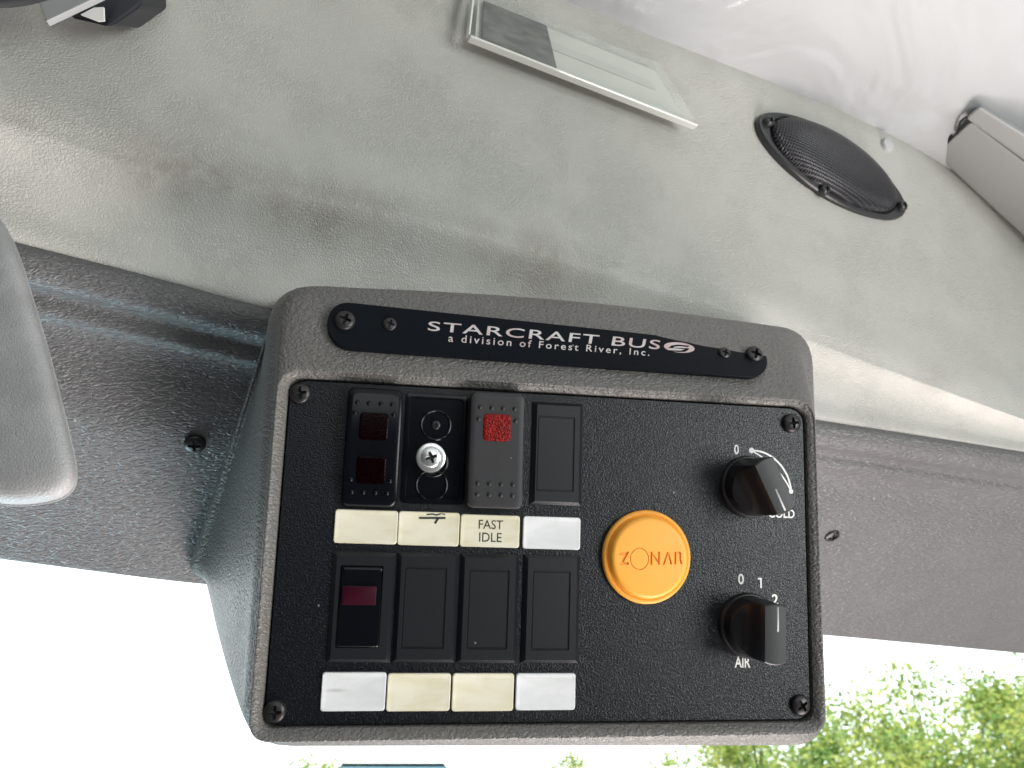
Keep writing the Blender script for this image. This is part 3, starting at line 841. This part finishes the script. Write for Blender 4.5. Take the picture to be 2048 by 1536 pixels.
mb.build('lettering', M_ink, o3)
mb = MB()
def pen(pts, w):
    v = []; f = []; P_ = [pl(x, y, 1) for x, y in pts]
    ribbon([Vector((p.x, p.y, 0.98)) for p in P_], w)
pen([(838, 1036), (891, 1036)], 0.75); pen([(876, 1037), (870, 1047)], 0.8)
pen([(853, 1029), (866, 1028), (872, 1030), (884, 1027), (890, 1029)], 0.55)
mb.build('pen_mark', M_ink, o2)

# knobs -----------------------------------------------------------
def knob(cx, cy, ang, label):
    R = 11.1; mb = MB()
    hp = [(-R, 7.2), (-10.7, 8.0), (-9.8, 8.5), (-8.2, 9.3), (-6.6, 10.0), (-5.6, 11.3), (-4.9, 13.6), (-4.55, 17.5), (-4.45, 21.6), (-4.15, 22.2)]
    prof = hp + [(-2, 22.4), (0, 22.45), (2, 22.4)] + [(-u, z) for u, z in reversed(hp)]
    rings = []
    for u, z in prof:
        vv = math.sqrt(max(0.02, R * R - u * u)); e = 0.5 if vv > 2 else 0.05
        rings.append([Vector((u, -vv - (0.8 if vv > 2 else 0), 0)), Vector((u, -vv, z - e)), Vector((u, -vv + e, z)), Vector((u, -vv * .5, z + 0.0)), Vector((u, 0, z)), Vector((u, vv * .5, z)), Vector((u, vv - e, z)), Vector((u, vv, z - e)), Vector((u, vv + (0.8 if vv > 2 else 0), 0))])
    v = [p for r in rings for p in r]; f = []
    for i in range(len(rings) - 1):
        for k in range(8): a = i * 9 + k; f.append((a, a + 1, a + 10, a + 9))
    mb.add(v, f)
    v, f = lathe([(12.7, -0.2), (12.7, 1.2), (12.2, 2.0), (10.5, 2.2)], 48); mb.add(v, f)
    o = mb.build('rotary_knob', M_knob, con, sharp=40)
    o.matrix_local = Matrix.Translation((cx * .001, cy * .001, 0)) @ Matrix.Rotation(ang, 4, 'Z')
    o['label'] = label
    mb = MB()
    v, f = stack(0.3, 1.15, 1.0, 10.0, [(0, 22.2, .5), (0, 22.52, .5)], 4); mb.add(v, f)
    ln = mb.build('pointer_line', M_pointer, o, sharp=None)
    return o
knob(K1[0], K1[1], math.radians(-154), 'black rotary knob above the word COLD, pointer turned down')
knob(K2[0], K2[1], math.radians(-1), 'black rotary knob above the word AIR, pointing at 2')

# ------------------------------------------------------------------ orange tag stuck on the plate
c = pl(1296, 1114, 3.0)
disc = empty('plastic_tag', PANEL @ Matrix.Translation((c.x * .001, c.y * .001, 0.0001)), 'round orange plastic tag with sunken lettering stuck beside the knobs', 'tag')
mb = MB()
v, f = lathe([(17.6, 0), (18.1, 0.6), (18.15, 1.4), (17.9, 2.1), (17.3, 2.5), (16.6, 2.5), (16.25, 2.2), (16.05, 2.5), (15.9, 3.4), (15.7, 4.3), (15.3, 5.0), (14.6, 5.45), (13.9, 5.5)], 96); mb.add(v, f)
body = mb.build('disc', M_orange, disc, sharp=None)
# letters cut into the face
cut = MB()
def cutpoly(pts, hole=False):
    n_ = len(pts)
    v = [Vector((x, y, 4.8)) for x, y in pts] + [Vector((x, y, 7.0)) for x, y in pts]
    f = [tuple(reversed(range(n_))), tuple(range(n_, 2 * n_))] + [(i, (i + 1) % n_, n_ + (i + 1) % n_, n_ + i) for i in range(n_)]
    cut.add(v, f)
def bar(x0, y0, x1, y1, w):
    d_ = Vector((x1 - x0, y1 - y0)); d_.normalize(); nx_, ny_ = -d_.y * w / 2, d_.x * w / 2
    cutpoly([(x0 + nx_, y0 + ny_), (x0 - nx_, y0 - ny_), (x1 - nx_, y1 - ny_), (x1 + nx_, y1 + ny_)])
ox = -2.1; S_ = 36.3 / 1190.0      # zoomed-photo pixels to mm
def zp(x, y): return ((x - 832) * S_ * .92, -(y - 778) * S_ * .98)
def cp(*pts): cutpoly([zp(*p_) for p_ in pts])
cp((395, 722), (528, 712), (455, 845), (530, 848), (518, 880), (385, 885), (460, 752), (380, 757))
cp((835, 706), (862, 704), (862, 870), (835, 872)); cp((868, 720), (940, 812), (940, 845), (868, 752)); cp((945, 704), (970, 700), (970, 866), (945, 868))
cp((1010, 870), (1078, 705), (1098, 703), (1040, 868)); cp((1104, 706), (1152, 858), (1122, 861), (1092, 745))
cp((1185, 700), (1210, 697), (1210, 856), (1185, 858)); cp((1216, 697), (1270, 694), (1288, 730), (1280, 772), (1300, 850), (1274, 852), (1250, 785), (1262, 730), (1216, 722))
nn_ = 40; cx, cy = zp(678, 800); rx, ry = 125 * S_, 138 * S_
v = []; f = []
for k in range(nn_):
    a = 2 * math.pi * k / nn_
    for rr, z in ((1.0, 4.9), (1.0, 7.0), (0.92, 7.0), (0.92, 4.9)): v.append(Vector((cx + rx * rr * math.cos(a), cy + ry * rr * math.sin(a), z)))
for k in range(nn_):
    for q in range(4): a = 4 * k + q; b_ = 4 * k + (q + 1) % 4; c_ = 4 * ((k + 1) % nn_); f.append((a, b_, c_ + (q + 1) % 4, c_ + q))
cut.add(v, f)
co = cut.build('cutter', M_orange, None, False)
co.matrix_world = disc.matrix_world
bo = body.modifiers.new('cut', 'BOOLEAN'); bo.operation = 'DIFFERENCE'; bo.object = co; bo.solver = 'EXACT'
bpy.context.view_layer.update()
nm_ = bpy.data.meshes.new_from_object(body.evaluated_get(bpy.context.evaluated_depsgraph_get()))
body.modifiers.clear(); body.data = nm_
bpy.data.objects.remove(co)
for p_ in body.data.polygons: p_.use_smooth = True
bm = bmesh.new(); bm.from_mesh(body.data)
for e in bm.edges:
    if len(e.link_faces) == 2 and e.calc_face_angle(0) > math.radians(45): e.smooth = False
bm.to_mesh(body.data); bm.free()

# ------------------------------------------------------------------ sun visor
OUT = [(-420, 1000), (-60, 1012), (40, 1019), (105, 1012), (140, 998), (158, 975), (160, 940), (150, 890), (128, 800), (102, 700), (72, 600), (45, 515), (20, 460), (-15, 415), (-60, 380), (-420, 330)]
def vis(px, py): return at(px, py, 0.245 + (1019 - py) * 0.00006)
vo_c = vis(-130, 690)
dense = []
P_ = [Vector((x, y, 0)) for x, y in OUT]
for i in range(len(P_)):
    for k in range(4):
        a, b_, c_, d_ = P_[i - 1], P_[i], P_[(i + 1) % len(P_)], P_[(i + 2) % len(P_)]
        u = k / 4
        dense.append(0.5 * ((2 * b_) + (c_ - a) * u + (2 * a - 5 * b_ + 4 * c_ - d_) * u * u + (3 * b_ - a - 3 * c_ + d_) * u ** 3))
cen = Vector((-130, 690, 0))
vn = (EYE - vo_c).normalized()
rings = []
for e, h in ((0.0, -0.012), (0.0, -0.003), (-0.012, -0.0005), (-0.016, 0.001), (-0.012, 0.0022), (0.0, 0.0026), (0.012, 0.0045), (0.05, 0.0085), (0.11, 0.0115), (0.22, 0.0135), (0.45, 0.0145), (0.75, 0.015), (0.97, 0.015)):
    sc_ = 1 - e
    rings.append([vis(*(cen + (p - cen) * sc_).xy) + vn * (h - 0.012) for p in dense])
rings = [[catmull([c[k] for c in rings], i / 40) for k in range(len(dense))] for i in range(41)]
v, f = loft(rings, cap0=True)
vz = mesh('sun_visor', v, f, M_visor)
tag(vz, 'padded light grey sun visor with a stitched edge, at the left end of the trim', 'sun visor')

# ------------------------------------------------------------------ speaker
a, na = on_vinyl(1509, 246); c_, nc = on_vinyl(1803, 424); m_, nm = on_vinyl(1650, 345)
U = (c_ - a).normalized(); nrm = (na + nc + nm).normalized(); nrm = (nrm - U * nrm.dot(U)).normalized(); V = nrm.cross(U)
ctr = (a + c_) / 2; A = (c_ - a).length / 2 * 1000
SM = Matrix(((U.x, V.x, nrm.x, ctr.x), (U.y, V.y, nrm.y, ctr.y), (U.z, V.z, nrm.z, ctr.z), (0, 0, 0, 1)))
spk = empty('speaker', SM, 'black oval speaker with a domed mesh grille on the grey headliner', 'speaker')
B = A * 0.40
def oval(ax, bx, z, n=72, pw_=1.0, tip=0.0):
    out = []
    for k in range(n):
        t_ = 2 * math.pi * k / n; x = math.cos(t_); y = math.sin(t_)
        out.append(Vector((ax * x, bx * y * (1 - tip * x * x), z)))
    return out
mb = MB()
v, f = loft([oval(A, B, -14, tip=.12), oval(A, B, 3.2, tip=.12), oval(A - .8, B - .8, 4.2, tip=.12), oval(A - 4, B - 3, 4.6, tip=.12), oval(A * .86, B * .92, 4.2), oval(A * .84, B * .9, 2.0)]); mb.add(v, f)
mb.build('frame', M_spk, spk)
mb = MB(); rs = []
for k in range(0, 15):
    q = k / 14 * math.pi / 2; rs.append(oval(A * .84 * (0.35 * math.cos(q) + 0.65 * math.cos(q) ** 0.5 if k < 14 else 0.02), B * .9 * (0.35 * math.cos(q) + 0.65 * math.cos(q) ** 0.5 if k < 14 else 0.02), 4 + 10.5 * math.sin(q)))
v, f = loft(rs); mb.add(v, f); mb.build('grille', M_grille, spk, sharp=None)
ME_SPS = screw_mesh('screw', 3.6, 4.2, M_spk, M_slot, 0.6)
for x, y in ((-A * .90, 1.5), (A * .91, -1), (-A * .12, -B * .93)):
    place('screw', ME_SPS, spk, Matrix.Translation((x * .001, y * .001, 0.0042)))
p, n = on_vinyl(1772, 292)
mb = MB(); v, f = lathe([(5.5, -8), (5.5, 1.5), (5.0, 2.6), (3.4, 3.2), (0.02, 3.4)], 28); mb.add(v, f)
cap = mb.build('screw_cap', M_ceiling, None); cap.matrix_world = frame_at(p, n)
tag(cap, 'small round white screw cap on the headliner edge above the speaker', 'screw cap')

# ------------------------------------------------------------------ clear card holder on the headliner
def off_v(px, py, h):
    """a point h metres in front of the vinyl seen at px, py"""
    p, n = on_vinyl(px, py); d = (p - EYE); return EYE + d * (1 - h / d.length)
hb = [off_v(938, 74, 0.016), off_v(1392, 252, 0.016), off_v(1318, 133, 0.010), off_v(948, -16, 0.010)]
hn = ((hb[1] - hb[0]).cross(hb[3] - hb[0])).normalized()
if hn.dot(EYE - hb[0]) < 0: hn = -hn
hol = empty('card_holder', hb[0], 'clear acrylic card holder with a bright lower edge fixed to the headliner', 'card holder')
def slab(name, q, t_, m, parent, org):
    v, f = hexa([p - org for p in q] + [p + hn * t_ - org for p in q])
    o = mesh(name, v, f, m, parent, False); return o
slab('front_sheet', hb, 0.0022, M_acryl, hol, hb[0])
ex = (hb[1] - hb[0]).normalized(); ey = hn.cross(ex)
def edge_strip(a, b_, w, name):
    d_ = (b_ - a).normalized(); s_ = hn.cross(d_) * w
    q = [a - s_ , b_ - s_, b_ , a ]
    v, f = hexa([p - hb[0] - hn * 0.003 for p in q] + [p + hn * 0.0026 - hb[0] for p in q])
    o = mesh(name, v, f, M_edge, hol, False); bevel(o, 0.0008, 3)
edge_strip(hb[0], hb[1], 0.0014, 'lower_edge')
edge_strip(hb[3], hb[0], 0.0012, 'side_edge')
def hq(u0, v0, u1, v1, back):
    def B_(u, w): return hb[0].lerp(hb[1], u).lerp(hb[3].lerp(hb[2], u), w) - hn * back
    return [B_(u0, v0), B_(u1, v0), B_(u1, v1), B_(u0, v1)]
q = hq(0.03, 0.04, 0.985, 0.96, 0.0040)
v, f = hexa(q + [p + hn * 0.0009 for p in q]); o = mesh('reflection_sheet', v, f, M_reflect, None, False)  # added sheet, gives the acrylic's pale reflection as plain colour
tag(o, 'added pale sheet standing in for a reflection in the clear holder', 'reflection')
q = hq(0.05, 0.08, 0.37, 0.93, 0.0018)
v, f = hexa(q + [p + hn * 0.0014 for p in q]); o = mesh('grey_block', v, f, M_slate, None, False); bevel(o, 0.0012, 2)  # plain dark grey block just behind the front sheet
tag(o, 'dark grey block at the left end of the clear card holder', 'block')
q = hq(0.37, 0.52, 0.90, 0.68, 0.0032)
v, f = hexa(q + [p + hn * 0.0006 for p in q]); o = mesh('reflection_strip', v, f, mat('pale_grey_strip', (0.50, 0.50, 0.48), 0.6), None, False)  # added strip, the faint reflected stripe put in as colour
tag(o, 'added pale grey strip standing in for a reflected stripe in the clear holder', 'paper strip')

# ------------------------------------------------------------------ grey steel box at the ceiling
bx = empty('equipment_box', at(1880, 312, 0.568), 'grey steel equipment box with a lid fixed where the ceiling meets the headliner', 'equipment box')
o0 = at(1880, 312, 0.568)
wa = on_vinyl(1892, 330)[0]; wb = on_vinyl(2300, 705)[0]
wa = wa + (EYE - wa).normalized() * 0.004; wb = wb + (EYE - wb).normalized() * 0.004
A0_ = wa - (wb - wa) * 0.055; A1_ = wa + (wb - wa) * 1.28
B0_ = at(1941, 242, (A0_ - EYE).dot(FWD) * 0.925)
def on_plane(px, py, p0, n):
    d = at(px, py, 1.0) - EYE; return EYE + d * ((p0 - EYE).dot(n) / d.dot(n))
bn = (A1_ - A0_).cross(B0_ - A0_).normalized()
B1_ = on_plane(2420, 602, A0_, bn)
nb = (A1_ - A0_).cross(B0_ - A0_).normalized()
nb = ((A0_ + B1_) / 2 - EYE).normalized() + UP * 0.15                   # away from the eye
dep = nb * 0.05
v, f = hexa([p - o0 for p in (A0_, A1_, A1_ + dep, A0_ + dep)] + [p - o0 for p in (B0_, B1_, B1_ + dep, B0_ + dep)])
bevel(mesh('body', v, f, M_grey, bx, False), 0.0022, 3)
L0 = on_plane(1931, 236, A0_, bn); L1 = on_plane(2420, 592, A0_, bn)
lf = (EYE - L0).normalized() * 0.004; L0 += lf; L1 += lf
K0 = L0 + (at(1957, 212, 1.0) - EYE).normalized() * ((L0 - EYE).length * 0.985) - (L0 - EYE)
kn = (L1 - L0).cross(K0 - L0).normalized(); K1_ = on_plane(2420, 500, L0, kn)
v, f = hexa([p - o0 for p in (L0, L1, L1 + dep * 1.03, L0 + dep * 1.03)] + [p - o0 for p in (K0, K1_, K1_ + dep * 1.03, K0 + dep * 1.03)])
bevel(mesh('lid', v, f, M_grey, bx, False), 0.0022, 3)
path = [on_plane(x_, y_, A0_, bn) for x_, y_ in ((1933, 234), (1921, 243), (1916, 256), (1914, 268))]
v, f = tube([p - o0 for p in path], 0.0009); mesh('latch_wire', v, f, M_screw, bx)
q = [on_plane(x_, y_, A0_, bn) for x_, y_ in ((1886, 285), (1894, 290), (1910, 271), (1902, 270))]
v, f = hexa([p - o0 for p in q] + [p - o0 + FWD * 0.006 for p in q]); mesh('catch', v, f, M_slot, bx, False)

# ------------------------------------------------------------------ camera arm and mirror, top left
mo = at(-50, -362, 0.24)
rim = empty('mirror', mo, 'dark rounded mirror rim cutting into the top left corner', 'mirror')
R_ = 0.0535
v, f = lathe([(R_ * .86, -0.004), (R_, -0.002), (R_ * 1.02, 0.004), (R_, 0.010), (R_ * .9, 0.016), (R_ * .5, 0.022), (0.0005, 0.024)], 72)
rm = FWD.to_track_quat('Z', 'Y').to_matrix().to_4x4()
o = mesh('shell', v, f, M_rubber, rim, True, sharp=None); o.matrix_local = rm
v, f = lathe([(R_ * .86, -0.003), (0.0005, -0.0035)], 72)
o = mesh('glass', v, f, mat('mirror_glass', (0.8, 0.8, 0.8), 0.02, metal=1.0), rim, True); o.matrix_local = rm
arm = empty('mounting_bracket', at(107, 55, 0.31), 'flat grey steel bracket reaching down beside the black camera', 'bracket')
oo = at(107, 55, 0.31)
q = [at(100, 54, .312), at(218, -2, .318), at(230, -120, .33), at(40, -90, .325)]
nn2 = (q[1] - q[0]).cross(q[3] - q[0]).normalized()
if nn2.dot(EYE - q[0]) < 0: nn2 = -nn2
v, f = hexa([p - oo for p in q] + [p - oo + nn2 * 0.003 for p in q])
bevel(mesh('plate', v, f, M_grey, arm, False), 0.0005, 2)
dc = empty('dash_camera', at(215, 20, 0.335), 'small black camera with a white label hanging at the headliner, top left', 'camera')
oc = at(215, 20, 0.335)
q = [at(140, 36, .336), at(217, 54, .335), at(280, 12, .345), at(276, -70, .35), at(150, -70, .345)]
bk = [p + FWD * 0.028 + UP * 0.012 for p in q]
n5 = 5
v = [p - oc for p in q + bk]; f = [(0, 1, 2, 3, 4), (9, 8, 7, 6, 5)] + [(i, (i + 1) % 5, 5 + (i + 1) % 5, 5 + i) for i in range(5)]
bevel(mesh('body', v, f, M_rubber, dc, False), 0.0015, 2)
q = [at(161, 29, .3335), at(195, 42, .3335), at(208, 41, .3335), at(207, 14, .3335), at(188, 15, .3335)]
v = [p - oc for p in q] + [p - oc + FWD * 0.001 for p in q]
mesh('label', v, f, mat('white_sticker', (0.85, 0.85, 0.83), 0.4), dc, False)

# ------------------------------------------------------------------ outside: trees, bus, antenna
def ground_at(px, dist):
    d = at(px, 1500, 1.0) - EYE; d.z = 0; d.normalize()
    return Vector((EYE.x + d.x * dist, EYE.y + d.y * dist, 0))
def tree(px, dist, top, rad, n, label, seed, leaf=0.10):
    rnd = random.Random(seed)
    b = ground_at(px, dist)
    r_ = empty('tree', b, label, 'tree', 'trees beyond the windshield')
    mb = MB()
    path = [Vector((0, 0, -0.1)), Vector((0.05, 0.02, top * .25)), Vector((-0.03, 0.05, top * .5)), Vector((0.02, 0, top * .8))]
    rings = []
    for i, p in enumerate(path):
        rr = 0.20 * (1 - i * 0.27)
        rings.append([p + Vector((rr * math.cos(k * math.pi / 5), rr * math.sin(k * math.pi / 5), 0)) for k in range(10)])
    v, f = loft(rings); mb.add(v, f)
    for k in range(9):
        a = rnd.uniform(0, 6.28); z0 = top * rnd.uniform(.28, .6)
        e = Vector((math.cos(a) * rad * .75, math.sin(a) * rad * .75, z0 + top * .25))
        s = Vector((0, 0, z0)); v, f = tube([s, s.lerp(e, .5) + Vector((0, 0, .1)), s.lerp(e, .8)], 0.012, 5); mb.add(v, f)
    mb.build('trunk', M_bark, r_, scale=1.0)
    clumps = []
    for k in range(46):
        while True:
            x, y, z = (rnd.uniform(-1, 1) for _ in range(3))
            if x * x + y * y + z * z < 1: break
        clumps.append((Vector((x * rad, y * rad, top * .60 + z * top * .38)), rnd.uniform(.22, .5) * rad * .62))
    vs_ = []; fs_ = []
    for i in range(n):
        c, rc = rnd.choice(clumps)
        p = c + Vector((rnd.gauss(0, 1), rnd.gauss(0, 1), rnd.gauss(0, .8))) * rc * .5
        p.z = min(p.z, top + 0.2 * rnd.random())
        d1 = Vector((rnd.gauss(0, 1), rnd.gauss(0, 1), rnd.gauss(0, .6) - .3)).normalized(); d2 = d1.orthogonal().normalized()
        d2 = (d2 * math.cos(i) + d1.cross(d2) * math.sin(i))
        s = leaf * rnd.uniform(.55, 1.25)
        k = len(vs_); vs_ += [p, p + d1 * s * .5 + d2 * s * .27, p + d1 * s, p + d1 * s * .5 - d2 * s * .27]; fs_.append((k, k + 1, k + 2, k + 3))
    mesh('crown', vs_, fs_, M_leaf, r_, False)
    return r_
tree(1850, 15, 4.2, 3.0, 34000, 'leafy green tree right of the console, its crown filling the lower right corner', 3)
tree(2230, 13, 3.9, 2.4, 18000, 'leafy tree cut by the right edge of the windshield view', 5)
tree(1520, 17, 3.75, 2.0, 16000, 'light green treetop showing just under the console, right corner', 8)
tree(1170, 19, 3.15, 1.15, 4500, 'small round green treetop under the middle of the console', 11)
tree(660, 19, 3.12, 1.2, 3000, 'sparse treetop behind the roof of the parked bus', 14)

b = ground_at(788, 20)
bus = empty('parked_bus', b, 'pale blue parked bus whose roof shows under the console', 'bus')
mb = MB()
w, l, h = 1.30, 5.5, 2.90
pr = [(-w, 0.35), (w, 0.35), (w, h - 0.22), (w - 0.14, h), (-w + 0.14, h), (-w, h - 0.22)]
v, f = loft([[Vector((x, 0, z)) for x, z in pr], [Vector((x, l, z)) for x, z in pr]], True, True); mb.add(v, f)
bevel(mb.build('body', M_busblue, bus, False, 1.0, sharp=None), 0.03)
mb = MB(); v, f = hexa([Vector(p) for p in ((-1.15, -.012, 1.4), (1.15, -.012, 1.4), (1.15, .05, 1.4), (-1.15, .05, 1.4), (-1.08, -.012, 2.72), (1.08, -.012, 2.72), (1.08, .05, 2.72), (-1.08, .05, 2.72))]); mb.add(v, f)
mb.build('window', M_busglass, bus, False, 1.0)
mb = MB(); v, f = hexa([Vector(p) for p in ((-1.3, -.12, .4), (1.3, -.12, .4), (1.3, -.005, .4), (-1.3, -.005, .4), (-1.3, -.12, .65), (1.3, -.12, .65), (1.3, -.005, .65), (-1.3, -.005, .65))]); mb.add(v, f)
mb.build('bumper', M_rubber, bus, False, 1.0)
mb = MB(); v, f = tube([Vector((-w, -.01, h - .24)), Vector((-w + .13, -.02, h)), Vector((w - .13, -.02, h)), Vector((w, -.01, h - .24))], 0.022, 6); mb.add(v, f)
mb.build('roof_edge', M_rubber, bus, False, 1.0)
for x in (-1.18, 1.18):
    for y in (1.0, 4.4):
        mb = MB(); v, f = lathe([(0.05, -.13), (.38, -.13), (.42, -.1), (.42, .1), (.38, .13), (.22, .13), (.2, .09), (.02, .09)], 32); mb.add(v, f)
        o = mb.build('wheel', M_rubber, bus, True, 1.0); o.location = (x, y, .42); o.rotation_euler = (0, math.radians(90 if x > 0 else -90), 0)
for x in (-.95, .95):
    mb = MB(); v, f = lathe([(.12, 0), (.12, .05), (.09, .07), (.01, .075)], 24); mb.add(v, f)
    o = mb.build('headlight', M_hub, bus, True, 1.0); o.location = (x, 0.0, .95); o.rotation_euler = (math.radians(90), 0, 0)

an = empty('antenna', at(1530, 1790, 1.55), 'thin dark whip antenna rising outside the windshield below the console', 'antenna')
oa = at(1530, 1790, 1.55)
v, f = tube([Vector((0, 0, 0)), at(1526, 1600, 1.53) - oa, at(1505, 1480, 1.5) - oa], 0.0012, 8); mesh('mast', v, f, M_screw, an)
v, f = lathe([(0.018, -.03), (0.018, 0.0), (0.012, .012), (.004, .03)], 20); mesh('base', v, f, M_rubber, an)
